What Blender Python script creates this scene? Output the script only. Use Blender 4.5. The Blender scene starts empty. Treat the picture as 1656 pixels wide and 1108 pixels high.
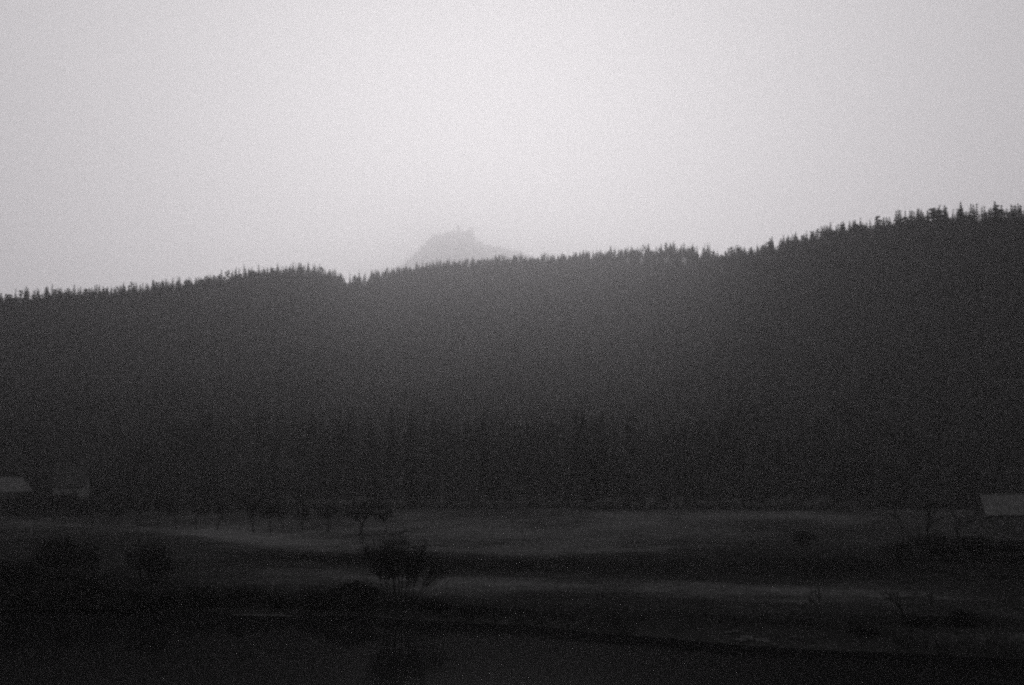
import bpy, bmesh, math, random
import numpy as np
from mathutils import Vector, Matrix, Euler

# ------------------------------------------------------------------ camera, sky, sun, exposure
SC = bpy.context.scene
HC = 9.0                                   # eye height above the meadow, m
F = 2300.0                                 # focal length in pixels of the 1656 px wide photograph
cam = bpy.data.cameras.new('camera')
cam.lens = 50.0; cam.sensor_width = 36.0
cam.shift_y = 226.0 / 1656.0
cam.clip_start = 0.5; cam.clip_end = 30000
cam.dof.use_dof = True; cam.dof.focus_distance = 20.0; cam.dof.aperture_fstop = 1.6
camo = bpy.data.objects.new('camera', cam)
SC.collection.objects.link(camo)
camo.location = (0, 0, HC); camo.rotation_euler = (math.radians(90), 0, 0)
SC.camera = camo

SUN_EL, SUN_AZ = 11.5, -1.0                # degrees; azimuth clockwise from +Y (the view direction)
w = bpy.data.worlds.new('World'); SC.world = w; w.use_nodes = True
nt = w.node_tree; nt.nodes.clear()
out = nt.nodes.new('ShaderNodeOutputWorld'); bg = nt.nodes.new('ShaderNodeBackground')
sky = nt.nodes.new('ShaderNodeTexSky'); sky.sky_type = 'NISHITA'; sky.sun_disc = False
sky.sun_elevation = math.radians(SUN_EL); sky.sun_rotation = math.radians(SUN_AZ)
sky.air_density = 1.0; sky.dust_density = 6.0; sky.ozone_density = 1.0
bw = nt.nodes.new('ShaderNodeRGBToBW')
mix = nt.nodes.new('ShaderNodeMixRGB'); mix.inputs[0].default_value = 0.965
mix.inputs[2].default_value = (5.7, 5.60, 5.7, 1)      # even overcast layer, black-and-white film
nt.links.new(sky.outputs[0], bw.inputs[0]); nt.links.new(bw.outputs[0], mix.inputs[1])
nt.links.new(mix.outputs[0], bg.inputs[0]); bg.inputs[1].default_value = 0.12
nt.links.new(bg.outputs[0], out.inputs[0])

sl = bpy.data.lights.new('sun', 'SUN'); sl.energy = 1.5; sl.angle = math.radians(10); sl.color = (1.0, 0.985, 0.97)
so = bpy.data.objects.new('sun', sl); SC.collection.objects.link(so)
_az, _el = math.radians(SUN_AZ), math.radians(SUN_EL)
sdir = Vector((math.sin(_az) * math.cos(_el), math.cos(_az) * math.cos(_el), math.sin(_el)))
so.rotation_euler = sdir.to_track_quat('Z', 'Y').to_euler(); so.location = (0, 0, 300)

SC.view_settings.view_transform = 'Standard'; SC.view_settings.look = 'None'
SC.view_settings.exposure = -0.50; SC.view_settings.gamma = 1.0; SC.view_settings.use_curve_mapping = False
SC.render.engine = 'CYCLES'
SC.cycles.use_denoising = False
SC.cycles.max_bounces = 5; SC.cycles.diffuse_bounces = 2; SC.cycles.glossy_bounces = 2
SC.cycles.transmission_bounces = 2; SC.cycles.transparent_max_bounces = 8; SC.cycles.volume_bounces = 2

HAZE_DENSITY = 0.00018

# ------------------------------------------------------------------ helpers
COL = SC.collection
RNG = np.random.default_rng(11)
random.seed(5)

def tag(o, label=None, cat=None, group=None, kind=None):
    if label: o['label'] = label
    if cat: o['category'] = cat
    if group: o['group'] = group
    if kind: o['kind'] = kind
    return o

def empty(name, loc, rz=0.0, sc=(1, 1, 1)):
    o = bpy.data.objects.new(name, None); COL.objects.link(o)
    o.empty_display_size = 0.2
    o.location = loc; o.rotation_euler = (0, 0, rz); o.scale = sc
    return o

def link(name, me, parent=None, loc=None):
    o = bpy.data.objects.new(name, me); COL.objects.link(o)
    if parent: o.parent = parent
    if loc is not None: o.location = loc
    return o

def mesh_np(name, verts, faces, mat, smooth=False):
    """verts (n,3), faces: list of index arrays, each (m,k) of one polygon size"""
    me = bpy.data.meshes.new(name)
    verts = np.asarray(verts, dtype=np.float32)
    if not isinstance(faces, list): faces = [faces]
    faces = [np.asarray(f, dtype=np.int32) for f in faces if len(f)]
    loops = np.concatenate([f.ravel() for f in faces])
    sizes = np.concatenate([np.full(len(f), f.shape[1], dtype=np.int32) for f in faces])
    starts = np.concatenate([[0], np.cumsum(sizes)[:-1]]).astype(np.int32)
    me.vertices.add(len(verts)); me.vertices.foreach_set('co', verts.ravel())
    me.loops.add(len(loops)); me.loops.foreach_set('vertex_index', loops)
    me.polygons.add(len(sizes)); me.polygons.foreach_set('loop_start', starts)
    me.polygons.foreach_set('loop_total', sizes)
    if smooth: me.polygons.foreach_set('use_smooth', np.ones(len(sizes), dtype=bool))
    me.update(calc_edges=True)
    if mat: me.materials.append(mat)
    return me

def interp(x, xs, ys): return np.interp(x, xs, ys)

_ph = np.random.default_rng(3).uniform(0, 6.283, (40, 2)); _dr = np.random.default_rng(4).uniform(0, 6.283, 40)
def wob(x, y, scale, n=6, seed=0):
    """cheap smooth noise about -1..1"""
    s = 0.0
    for i in range(n):
        k = (seed * 7 + i) % 40
        f = (1.0 + 0.45 * i) / scale
        s = s + np.sin((x * math.cos(_dr[k]) + y * math.sin(_dr[k])) * f * 6.283 + _ph[k, 0]) / (1 + 0.5 * i)
    return s / 2.2

# ------------------------------------------------------------------ materials
def new_mat(name):
    m = bpy.data.materials.new(name); m.use_nodes = True
    n = m.node_tree.nodes; b = n['Principled BSDF']
    b.inputs['Roughness'].default_value = 0.9
    b.inputs['Specular IOR Level'].default_value = 0.0
    return m, m.node_tree, b

def noisy(name, lo, hi, scale, detail=4.0, rough=0.9, bump=0.0, bscale=None, coord='Position', spec=0.0):
    m, t, b = new_mat(name)
    nz = t.nodes.new('ShaderNodeTexNoise'); nz.inputs['Scale'].default_value = scale; nz.inputs['Detail'].default_value = detail
    if coord == 'Position':
        g = t.nodes.new('ShaderNodeNewGeometry'); t.links.new(g.outputs['Position'], nz.inputs['Vector'])
    else:
        g = t.nodes.new('ShaderNodeTexCoord'); t.links.new(g.outputs['Object'], nz.inputs['Vector'])
    r = t.nodes.new('ShaderNodeValToRGB')
    r.color_ramp.elements[0].position = 0.3; r.color_ramp.elements[1].position = 0.7
    r.color_ramp.elements[0].color = (*lo, 1); r.color_ramp.elements[1].color = (*hi, 1)
    t.links.new(nz.outputs['Fac'], r.inputs[0]); t.links.new(r.outputs[0], b.inputs['Base Color'])
    b.inputs['Roughness'].default_value = rough; b.inputs['Specular IOR Level'].default_value = spec
    if bump:
        n2 = t.nodes.new('ShaderNodeTexNoise'); n2.inputs['Scale'].default_value = bscale or scale * 4; n2.inputs['Detail'].default_value = 6
        t.links.new(g.outputs[0 if coord == 'Position' else 'Object'], n2.inputs['Vector'])
        bp = t.nodes.new('ShaderNodeBump'); bp.inputs['Strength'].default_value = bump; bp.inputs['Distance'].default_value = 0.1
        t.links.new(n2.outputs['Fac'], bp.inputs['Height']); t.links.new(bp.outputs[0], b.inputs['Normal'])
    return m

def g3(v, c=0.0): return (v * (1 + c), v, v * (1 + 0.6 * c))

M = {}
M['needles'] = noisy('dark conifer needles', g3(0.009), g3(0.045), 0.13)
M['pine'] = noisy('pine needles', g3(0.010), g3(0.048), 0.13)
M['leaves'] = noisy('dull broad leaves', g3(0.022), g3(0.055), 0.2)
M['bark'] = noisy('grey bark', g3(0.014), g3(0.032), 2.0, bump=0.4)
M['twig'] = noisy('dark twigs', g3(0.008), g3(0.018), 0.6)
M['darkbark'] = noisy('wet dark bark', g3(0.008), g3(0.018), 2.0, bump=0.4)
M['scrub'] = noisy('dark scrub leaves', g3(0.007), g3(0.016), 0.8)
M['palescrub'] = noisy('withered scrub', g3(0.040), g3(0.085), 0.6)
M['rock'] = noisy('pale limestone', g3(0.30), g3(0.52), 0.5, bump=0.6)
M['farrock'] = noisy('castle crag', g3(0.22), g3(0.40), 0.006)  # albedo lightened so the colour adds to the haze on the far hill
M['stone'] = noisy('pale river stone', g3(0.025), g3(0.06), 3.0, bump=0.4)
M['masonry'] = noisy('castle masonry', g3(0.20), g3(0.30), 0.2)
M['wall'] = noisy('lime plaster', g3(0.05), g3(0.10), 0.8, bump=0.15)
M['darkwall'] = noisy('weathered board wall', g3(0.02), g3(0.04), 1.2, bump=0.3)
M['roofpale'] = noisy('weathered slate', g3(0.035), g3(0.07), 1.4, bump=0.4, rough=0.7)
M['roofdark'] = noisy('old tiles', g3(0.012), g3(0.028), 1.2, bump=0.4)
M['frame'] = noisy('window paint', g3(0.05), g3(0.09), 3.0)
M['glint'] = noisy('glint', g3(0.018), g3(0.04), 3.0, bump=0.5)  # colour of the strip that imitates a glint on the water
m, t, b = new_mat('window glass'); b.inputs['Base Color'].default_value = (0.02, 0.02, 0.022, 1)
b.inputs['Roughness'].default_value = 0.08; b.inputs['Specular IOR Level'].default_value = 0.5; M['glass'] = m

def tone_mat(name, lo, mid, hi, nscale):
    """albedo driven by the 'tone' attribute (what grows there) times fine noise"""
    m, t, b = new_mat(name)
    a = t.nodes.new('ShaderNodeAttribute'); a.attribute_name = 'tone'
    g = t.nodes.new('ShaderNodeNewGeometry')
    mp = t.nodes.new('ShaderNodeMapping'); mp.inputs['Scale'].default_value = (0.55, 1.0, 1.0)
    t.links.new(g.outputs['Position'], mp.inputs['Vector'])
    n1 = t.nodes.new('ShaderNodeTexNoise'); n1.inputs['Scale'].default_value = nscale; n1.inputs['Detail'].default_value = 7; n1.inputs['Roughness'].default_value = 0.7
    t.links.new(mp.outputs[0], n1.inputs['Vector'])
    ma = t.nodes.new('ShaderNodeMath'); ma.operation = 'MULTIPLY_ADD'; ma.inputs[1].default_value = 0.75; ma.inputs[2].default_value = -0.375
    t.links.new(n1.outputs['Fac'], ma.inputs[0])
    ad = t.nodes.new('ShaderNodeMath'); ad.operation = 'ADD'; ad.use_clamp = True
    t.links.new(a.outputs['Fac'], ad.inputs[0]); t.links.new(ma.outputs[0], ad.inputs[1])
    r = t.nodes.new('ShaderNodeValToRGB'); e = r.color_ramp.elements
    e[0].color = (*g3(lo), 1); e[1].color = (*g3(hi), 1); k = e.new(0.5); k.color = (*g3(mid), 1)
    t.links.new(ad.outputs[0], r.inputs[0]); t.links.new(r.outputs[0], b.inputs['Base Color'])
    n2 = t.nodes.new('ShaderNodeTexNoise'); n2.inputs['Scale'].default_value = 2.2; n2.inputs['Detail'].default_value = 8
    t.links.new(g.outputs['Position'], n2.inputs['Vector'])
    bp = t.nodes.new('ShaderNodeBump'); bp.inputs['Strength'].default_value = 0.7; bp.inputs['Distance'].default_value = 0.25
    t.links.new(n2.outputs['Fac'], bp.inputs['Height']); t.links.new(bp.outputs[0], b.inputs['Normal'])
    return m
M['ground'] = tone_mat('meadow and forest floor', 0.004, 0.018, 0.080, 0.35)
M['grass'] = tone_mat('withered grass', 0.004, 0.019, 0.085, 0.5)

m, t, b = new_mat('river water')
b.inputs['Base Color'].default_value = (0.006, 0.006, 0.0065, 1); b.inputs['Roughness'].default_value = 0.03
b.inputs['IOR'].default_value = 1.33; b.inputs['Specular IOR Level'].default_value = 0.14
g = t.nodes.new('ShaderNodeNewGeometry'); mp = t.nodes.new('ShaderNodeMapping'); mp.inputs['Scale'].default_value = (0.35, 1.0, 1.0)
t.links.new(g.outputs['Position'], mp.inputs['Vector'])
n1 = t.nodes.new('ShaderNodeTexNoise'); n1.inputs['Scale'].default_value = 1.1; n1.inputs['Detail'].default_value = 5
t.links.new(mp.outputs[0], n1.inputs['Vector'])
bp = t.nodes.new('ShaderNodeBump'); bp.inputs['Strength'].default_value = 0.06; bp.inputs['Distance'].default_value = 0.02
t.links.new(n1.outputs['Fac'], bp.inputs['Height']); t.links.new(bp.outputs[0], b.inputs['Normal'])
lw = t.nodes.new('ShaderNodeFresnel'); lw.inputs['IOR'].default_value = 1.33; t.links.new(bp.outputs[0], lw.inputs['Normal'])
mu = t.nodes.new('ShaderNodeMath'); mu.operation = 'MULTIPLY'; mu.inputs[1].default_value = 0.17; t.links.new(lw.outputs[0], mu.inputs[0])  # reflection scaled down to darken the river
gl = t.nodes.new('ShaderNodeBsdfGlossy'); gl.inputs['Roughness'].default_value = 0.05; t.links.new(bp.outputs[0], gl.inputs['Normal'])
df = t.nodes.new('ShaderNodeBsdfDiffuse'); df.inputs['Color'].default_value = (0.004, 0.004, 0.0042, 1)     # near-black body colour under the weakened reflection
ms = t.nodes.new('ShaderNodeMixShader'); t.links.new(mu.outputs[0], ms.inputs[0]); t.links.new(df.outputs[0], ms.inputs[1]); t.links.new(gl.outputs[0], ms.inputs[2])
t.links.new(ms.outputs[0], t.nodes['Material Output'].inputs['Surface'])
M['water'] = m

# ------------------------------------------------------------------ the lie of the land
WATER = -1.6
SKY_PX = [-600, 10, 100, 200, 300, 400, 470, 540, 575, 620, 700, 800, 900, 1000, 1080, 1125, 1160, 1200, 1300, 1400, 1500, 1600, 1656, 2300]
SKY_PY = [500, 482, 472, 467, 455, 440, 434, 441, 446, 440, 428, 418, 415, 406, 401, 406, 413, 403, 379, 361, 347, 338, 335, 320]
RID_PX = [-600, 0, 300, 480, 560, 640, 800, 1000, 1100, 1160, 1230, 1350, 1500, 1656, 2300]
RID_D = [760, 900, 1350, 1850, 2250, 2600, 2800, 2600, 2200, 1700, 1330, 1000, 780, 650, 540]
SH_X = [-600, -150, -43, -21.6, 1, 15, 31, 150, 600]
SH_Y = [190, 140, 119, 116, 106, 92, 85.5, 66, 60]
FOOT = 335.0

def shore(x): return interp(x, SH_X, SH_Y) + 0.9 * wob(x, 0 * x, 13, 4, 1)
def smooth(e0, e1, v):
    s = np.clip((v - e0) / (e1 - e0), 0, 1); return s * s * (3 - 2 * s)

def ridge(x, y):
    px = 828 + F * x / np.maximum(y, 50)
    R = interp(px, RID_PX, RID_D)
    top = HC + R * (780 - interp(px, SKY_PX, SKY_PY)) / F
    return R, top - interp(R, [1000, 2600], [14.0, 19.5])

def height(x, y):
    x = np.asarray(x, dtype=float); y = np.asarray(y, dtype=float)
    d = y - shore(x)
    # river bed, bank and meadow
    z = WATER - 1.6 * smooth(0, -9, d) - 0.05
    z = np.where(d > 0, WATER + (1.25 - 0.3 * smooth(10, 30, x)) * smooth(-0.5, 5.5, d) + 0.012 * np.clip(d, 0, 30), z)
    med = smooth(4, 12, d)
    z = z + med * (0.16 * wob(x, y * 2.2, 34, 5, 2) + 0.05 * wob(x, y, 7, 5, 3))
    # a low step up to the upper meadow, then the rise to the foot of the forest
    step = 166 + 5 * wob(x, 0 * x, 80, 3, 4) - 0.12 * x
    z = z + med * 0.75 * smooth(step, step + 13, y)
    z = z + 2.2 * smooth(215, 335, y)
    # wooded hill
    R, zr = ridge(x, y)
    s = np.clip((y - FOOT) / (R - FOOT), 0, 1)
    hill = (zr - 2.6) * s ** 1.45
    hill = hill + (4.0 * wob(x, y, 170, 6, 5)) * smooth(0.02, 0.3, s) * (1 - smooth(0.7, 0.98, s))
    back = np.maximum(zr - 2.6 - 0.0006 * (y - R) ** 2, 12)
    back = np.where(y > R + 500, np.maximum(zr - 2.6 - 150 - 0.25 * (y - R - 500), 12), back)
    z = z + np.where(y <= R, hill, np.where(y > FOOT, back, 0))
    # the near bank the camera stands on
    z = np.where(y < 55, np.clip(HC - 1.65 - 0.34 * (y - 4), WATER - 1.65, HC - 1.65), z)
    return z

def H(x, y): return float(height(np.array([x]), np.array([y]))[0])
def at(px, py_unused, Y): return (px - 828) / F * Y
def ground_at(px, py):
    """point of the meadow seen at a pixel of the photograph: march outward along the sight line"""
    Y = np.arange(64, 345, 0.25); x = (px - 828) / F * Y
    ray = HC - (py - 780) / F * Y
    k = np.nonzero(height(x, Y) >= ray)[0]
    i = k[0] if len(k) else len(Y) - 1
    return float(x[i]), float(Y[i]), H(x[i], Y[i])

# what grows where: dry pale grass strips, damp dark strips
def tone(x, y, z):
    px = 828 + F * x / np.maximum(y, 40); py = 780 + F * (HC - z) / np.maximum(y, 40)
    def band(cx, cy, half, amt, lo=-1e9, hi=1e9, soft=60):
        c = interp(px, cx, cy) + 2.2 * wob(x, y, 25, 4, 6) + 1.0 * wob(x, y, 8, 4, 12)
        hw = interp(px, cx, half) if not np.isscalar(half) else half
        v = np.exp(-((py - c) / hw) ** 2)
        return amt * v * smooth(lo - soft, lo + soft, px) * (1 - smooth(hi - soft, hi + soft, px))
    v = 0.40 + 0.10 * wob(x, y, 40, 5, 7) + 0.07 * wob(x, y * 0.7, 9, 6, 11) + 0.07 * smooth(560, 800, px) + 0 * px
    v = v + band([0, 1656], [858, 864], 24, 0.26, 330, 1150, 140)
    v = v + band([100, 300, 450, 600, 750, 900, 1050, 1130, 1300], [850, 860, 878, 884, 892, 893, 889, 884, 884], [4, 6, 12, 10, 10, 9, 7, 4, 3], 0.30, 330, 1130, 150)
    v = v + band([0, 100, 300, 450], [846, 850, 858, 864], 9, 0.24, 20, 430, 60)
    v = v + band([900, 1050, 1350], [838, 833, 836], 6, 0.22, 980, 1380, 60)
    v = v - band([330, 600, 800, 1000, 1200, 1656], [897, 904, 912, 914, 915, 915], [7, 11, 16, 20, 25, 28], 0.36, 380, 3000, 110)
    v = v + band([300, 600, 800, 1000, 1200, 1400, 1656], [925, 938, 943, 948, 953, 958, 964], [16, 14, 17, 14, 11, 10, 10], 0.32, 480, 1450, 220)
    v = v - band([0, 300, 700, 1000, 1656], [930, 965, 980, 1000, 1010], [40, 12, 10, 12, 10], 0.3)
    v = np.where(y > FOOT - 3, 0.18, v)
    return np.clip(v, 0.0, 1.0)

# one sheet of ground, finer where it is near
def axis(segs):
    a = []
    for lo, hi, st in segs: a.append(np.arange(lo, hi, st))
    a.append(np.array([segs[-1][1]])); return np.concatenate(a)
xs = axis([(-8900, -2000, 350), (-2000, -700, 50), (-700, -170, 12), (-170, 170, 1.6), (170, 700, 12), (700, 2000, 50), (2000, 8900, 350)])
ys = axis([(-400, -10, 30), (-10, 64, 2), (64, 250, 1.3), (250, 420, 3.5), (420, 1000, 9), (1000, 3000, 16), (3000, 3200, 60), (3200, 15400, 400)])
X, Y = np.meshgrid(xs, ys); Z = height(X, Y)
nx, ny = len(xs), len(ys)
idx = np.arange(nx * ny).reshape(ny, nx)
quads = np.stack([idx[:-1, :-1], idx[:-1, 1:], idx[1:, 1:], idx[1:, :-1]], -1).reshape(-1, 4)
me = mesh_np('ground', np.stack([X, Y, Z], -1).reshape(-1, 3), quads, M['ground'], True)
a = me.attributes.new('tone', 'FLOAT', 'POINT'); a.data.foreach_set('value', tone(X, Y, Z).astype(np.float32).ravel())
tag(link('ground', me), kind='structure')

wm = mesh_np('water', [(-900, 30, WATER), (900, 30, WATER), (900, 230, WATER), (-900, 230, WATER)], np.array([[0, 1, 2, 3]]), M['water'])
tag(link('water', wm), kind='structure')

# ------------------------------------------------------------------ tree and shrub shapes (local coordinates, base at the origin)
def tubes(segs, sides=5):
    """segs: list of (p0, p1, r0, r1) -> verts, quads"""
    P0 = np.array([s[0] for s in segs], float); P1 = np.array([s[1] for s in segs], float)
    R0 = np.array([s[2] for s in segs], float); R1 = np.array([s[3] for s in segs], float)
    D = P1 - P0; D /= np.maximum(np.linalg.norm(D, axis=1, keepdims=True), 1e-6)
    A = np.where(np.abs(D[:, 2:3]) < 0.9, np.array([[0, 0, 1.0]]), np.array([[1.0, 0, 0]]))
    U = np.cross(D, A); U /= np.linalg.norm(U, axis=1, keepdims=True); V = np.cross(D, U)
    ang = np.arange(sides) / sides * 2 * math.pi
    ring = U[:, None] * np.cos(ang)[None, :, None] + V[:, None] * np.sin(ang)[None, :, None]
    vs = np.concatenate([P0[:, None] + ring * R0[:, None, None], P1[:, None] + ring * R1[:, None, None]], 1)
    n = len(segs); base = (np.arange(n) * 2 * sides)[:, None]
    i = np.arange(sides); j = (i + 1) % sides
    q = np.stack([base + i, base + j, base + sides + j, base + sides + i], -1).reshape(-1, 4)
    return vs.reshape(-1, 3), q

def join(parts):
    vs, qs, ts, o = [], [], [], 0
    for v, f in parts:
        vs.append(v); f = np.asarray(f) + o; o += len(v)
        (qs if f.shape[1] == 4 else ts).append(f)
    fs = []
    if qs: fs.append(np.concatenate(qs))
    if ts: fs.append(np.concatenate(ts))
    return np.concatenate(vs), fs

def tris_from(Ts):
    Ts = np.asarray(Ts, float).reshape(-1, 3)
    return Ts, np.arange(len(Ts)).reshape(-1, 3)

def conifer(seed, h, r, crown_from=0.06, levels=20, pine=False):
    """spruce: whorls of drooping boughs, each a tented spine with hanging sprays; pine: bare trunk, clumped crown"""
    g = np.random.default_rng(seed); T = []
    lean = g.normal(0, 0.008, 2)
    tr = [((0, 0, -0.4), (lean[0] * h * .5, lean[1] * h * .5, h * 0.5), h * 0.012 + .05, h * 0.008 + .03),
          ((lean[0] * h * .5, lean[1] * h * .5, h * .5), (lean[0] * h, lean[1] * h, h * 0.95), h * 0.008 + .03, 0.03)]
    if pine:
        lobes = [(0, 0, h * 0.94, r * 0.34)]
        for k in range(15):
            f = g.uniform(0, 0.92); a = g.uniform(0, 6.28); q = r * (0.25 + 0.55 * math.sin(math.pi * min(0.25 + f * 0.7, 1))) * g.uniform(0.3, 1)
            zc = h * (crown_from + (1 - crown_from) * f)
            lobes.append((math.cos(a) * q, math.sin(a) * q, zc, r * g.uniform(0.24, 0.42) * (1 - 0.35 * f)))
            tr.append(((0, 0, zc - 0.8), (math.cos(a) * q, math.sin(a) * q, zc), 0.07, 0.03))
        for k in range(5):
            a = g.uniform(0, 6.28); zc = h * g.uniform(crown_from * 0.5, crown_from)
            tr.append(((0, 0, zc), (math.cos(a) * 1.3, math.sin(a) * 1.3, zc - 0.2), 0.05, 0.02))
        return leaf_clumps(seed, lobes, 1500, 0.30, 0.7), tubes(tr, 6)
    for L in range(levels):
        f = (L + g.uniform(-0.3, 0.3)) / levels
        f = min(max(f, 0), 0.97)
        z0 = h * (crown_from + (1 - crown_from) * f)
        prof = (1 - f) ** 0.8 * (0.75 + 0.25 * min(f * 5, 1))
        nb = int(7 + 3 * (1 - f)); a0 = g.uniform(0, 6.28)
        for k in range(nb):
            a = a0 + k * 6.283 / nb + g.normal(0, 0.2)
            ln = max(r * prof * g.uniform(0.6, 1.15), 0.45)
            d = np.array([math.cos(a), math.sin(a), 0.0]); s = np.array([-d[1], d[0], 0])
            up = g.uniform(-0.55, -0.2) + 0.4 * f
            c = np.array([lean[0] * z0, lean[1] * z0, z0])
            pts = [c + d * ln * q + np.array([0, 0, up * ln * q + 0.22 * ln * q * q]) for q in (0.02, 0.4, 0.75, 1.0)]
            wd = ln * 0.27 + 0.12
            for q in range(3):
                p, n_ = pts[q], pts[q + 1]
                w0 = wd * (0.8, 1.0, 0.7)[q] * g.uniform(0.7, 1.2)
                for sg in (-1, 1):
                    e = p * 0.5 + n_ * 0.5 + s * sg * w0 + np.array([0, 0, -w0 * g.uniform(0.5, 1.0)])
                    T.append([p, e, n_])
                    e2 = p + s * sg * w0 * 0.55 + np.array([0, 0, -g.uniform(0.5, 1.1) - 0.12 * ln])
                    T.append([p, e2, p * 0.5 + n_ * 0.5])
    top = np.array([lean[0] * h, lean[1] * h, h])
    for k in range(6):
        a = k * 1.05; rr = 0.34 * g.uniform(0.7, 1.3)
        q = np.array([math.cos(a), math.sin(a), 0]) * rr; q2 = np.array([math.cos(a + 1.1), math.sin(a + 1.1), 0]) * rr
        dz = np.array([0, 0, h * g.uniform(0.035, 0.06)])
        T.append([top, top - dz + q, top - dz + q2])
    return tris_from(T), tubes(tr, 6)

def branching(seed, trunk_h, trunk_r, spread, levels, nchild, up=0.35, lenf=0.72, first=None, stems=1, fan=0.0):
    """bare tree: returns (trunk segs, branch segs)"""
    g = np.random.default_rng(seed); trunk, br = [], []
    def grow(p, d, ln, r, lev):
        n = 3 if lev < levels else 2
        for q in range(n):
            d2 = d + g.normal(0, 0.10 + 0.04 * lev, 3); d2[2] += 0.05 * up; d2 /= np.linalg.norm(d2)
            p2 = p + d2 * ln / n; r2 = r * (0.86 if lev < levels else 0.6)
            (trunk if lev == 0 else br).append((p.copy(), p2.copy(), r, r2))
            p, d, r = p2, d2, r2
            if lev > 0 and lev < levels and q < n - 1 and g.random() < 0.75:
                child(p, d, ln, r, lev)
        if lev < levels:
            for k in range(nchild): child(p, d, ln, r, lev)
    def child(p, d, ln, r, lev):
        rv = g.normal(0, 1, 3); rv -= rv.dot(d) * d; rv /= np.linalg.norm(rv)
        an = spread * g.uniform(0.55, 1.25)
        d2 = d * math.cos(an) + rv * math.sin(an); d2[2] += up * 0.35; d2 /= np.linalg.norm(d2)
        grow(p.copy(), d2, ln * lenf * g.uniform(0.75, 1.2), max(r * 0.66, 0.012), lev + 1)
    for s in range(stems):
        a = g.uniform(0, 6.28); tl = fan * g.uniform(0.3, 1.0)
        d = np.array([math.cos(a) * math.sin(tl), math.sin(a) * math.sin(tl), math.cos(tl)])
        if first is not None: d = np.array(first, float) / np.linalg.norm(first)
        grow(np.array([math.cos(a) * 0.1 * (stems > 1), math.sin(a) * 0.1 * (stems > 1), -0.25]), d, trunk_h + 0.25, trunk_r, 0)
    return trunk, br

def leaf_clumps(seed, centres, n, size, squash=0.8):
    """n small leaf-spray triangles scattered through the lobes (x, y, z, radius)"""
    g = np.random.default_rng(seed); C = np.array(centres, float)
    pick = g.choice(len(C), n, p=C[:, 3] ** 2 / np.sum(C[:, 3] ** 2))
    u = g.normal(0, 1, (n, 3)); u /= np.linalg.norm(u, axis=1, keepdims=True)
    rad = C[pick, 3] * g.uniform(0.25, 1.0, n) ** 0.45 * (1 + 0.25 * g.normal(0, 1, n) * (g.random(n) < .3))
    p = C[pick, :3] + u * rad[:, None] * np.array([1, 1, squash])
    a = g.normal(0, 1, (n, 3)); a /= np.linalg.norm(a, axis=1, keepdims=True)
    b = np.cross(a, g.normal(0, 1, (n, 3))); b /= np.maximum(np.linalg.norm(b, axis=1, keepdims=True), 1e-6)
    sz = size * g.uniform(0.5, 1.4, (n, 1))
    T = np.stack([p - a * sz, p + a * sz, p + b * sz * 0.8], 1)
    return tris_from(T.reshape(-1, 3))

def mk(name, vf, mat):
    v, f = vf; return mesh_np(name, v, f, mat)

CONES = []                                   # (crown mesh, trunk mesh)
for i, (h, r, cf, pine) in enumerate([(24, 4.0, 0.05, False), (24, 3.3, 0.08, False), (24, 4.5, 0.10, False), (24, 3.7, 0.14, False),
                                      (24, 3.2, 0.52, True), (24, 2.8, 0.58, True), (24, 3.4, 0.38, False)]):
    cr, tr = conifer(100 + i, h, r, cf, 20, pine)
    CONES.append((mk('conifer crown', cr, M['pine' if pine else 'needles']), mk('conifer trunk', tr, M['bark'])))

def broadleaf(seed, h, w):
    g = np.random.default_rng(seed)
    t_, b_ = branching(seed, h * 0.34, h * 0.016, 0.62, 3, 3, 0.5, 0.74)
    lobes = [(0, 0, h * 0.66, w * 0.34)]
    for k in range(9):
        a = g.uniform(0, 6.28); q = g.uniform(0.12, 0.33) * w
        lobes.append((math.cos(a) * q, math.sin(a) * q, h * g.uniform(0.42, 0.84), w * g.uniform(0.14, 0.24)))
    lf = leaf_clumps(seed + 1, lobes, 2600, 0.34)
    return lf, tubes(t_ + b_[:160], 5)
BROAD = []
for i, (h, w_) in enumerate([(20, 12), (20, 10), (20, 14)]):
    cr, tr = broadleaf(300 + i, h, w_)
    BROAD.append((mk('broadleaf crown', cr, M['leaves']), mk('broadleaf trunk', tr, M['bark'])))

def plant_tree(name, pair, x, y, hs, ws, label, cat, group=None, rz=None, z=None, parts=('crown', 'trunk')):
    o = empty(name, (x, y, (H(x, y) if z is None else z) - 0.05), random.uniform(0, 6.28) if rz is None else rz, (ws, ws, hs))
    c = link(parts[0], pair[0], o); link(parts[1], pair[1], o)
    tag(o, label, cat, group); return o

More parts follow.
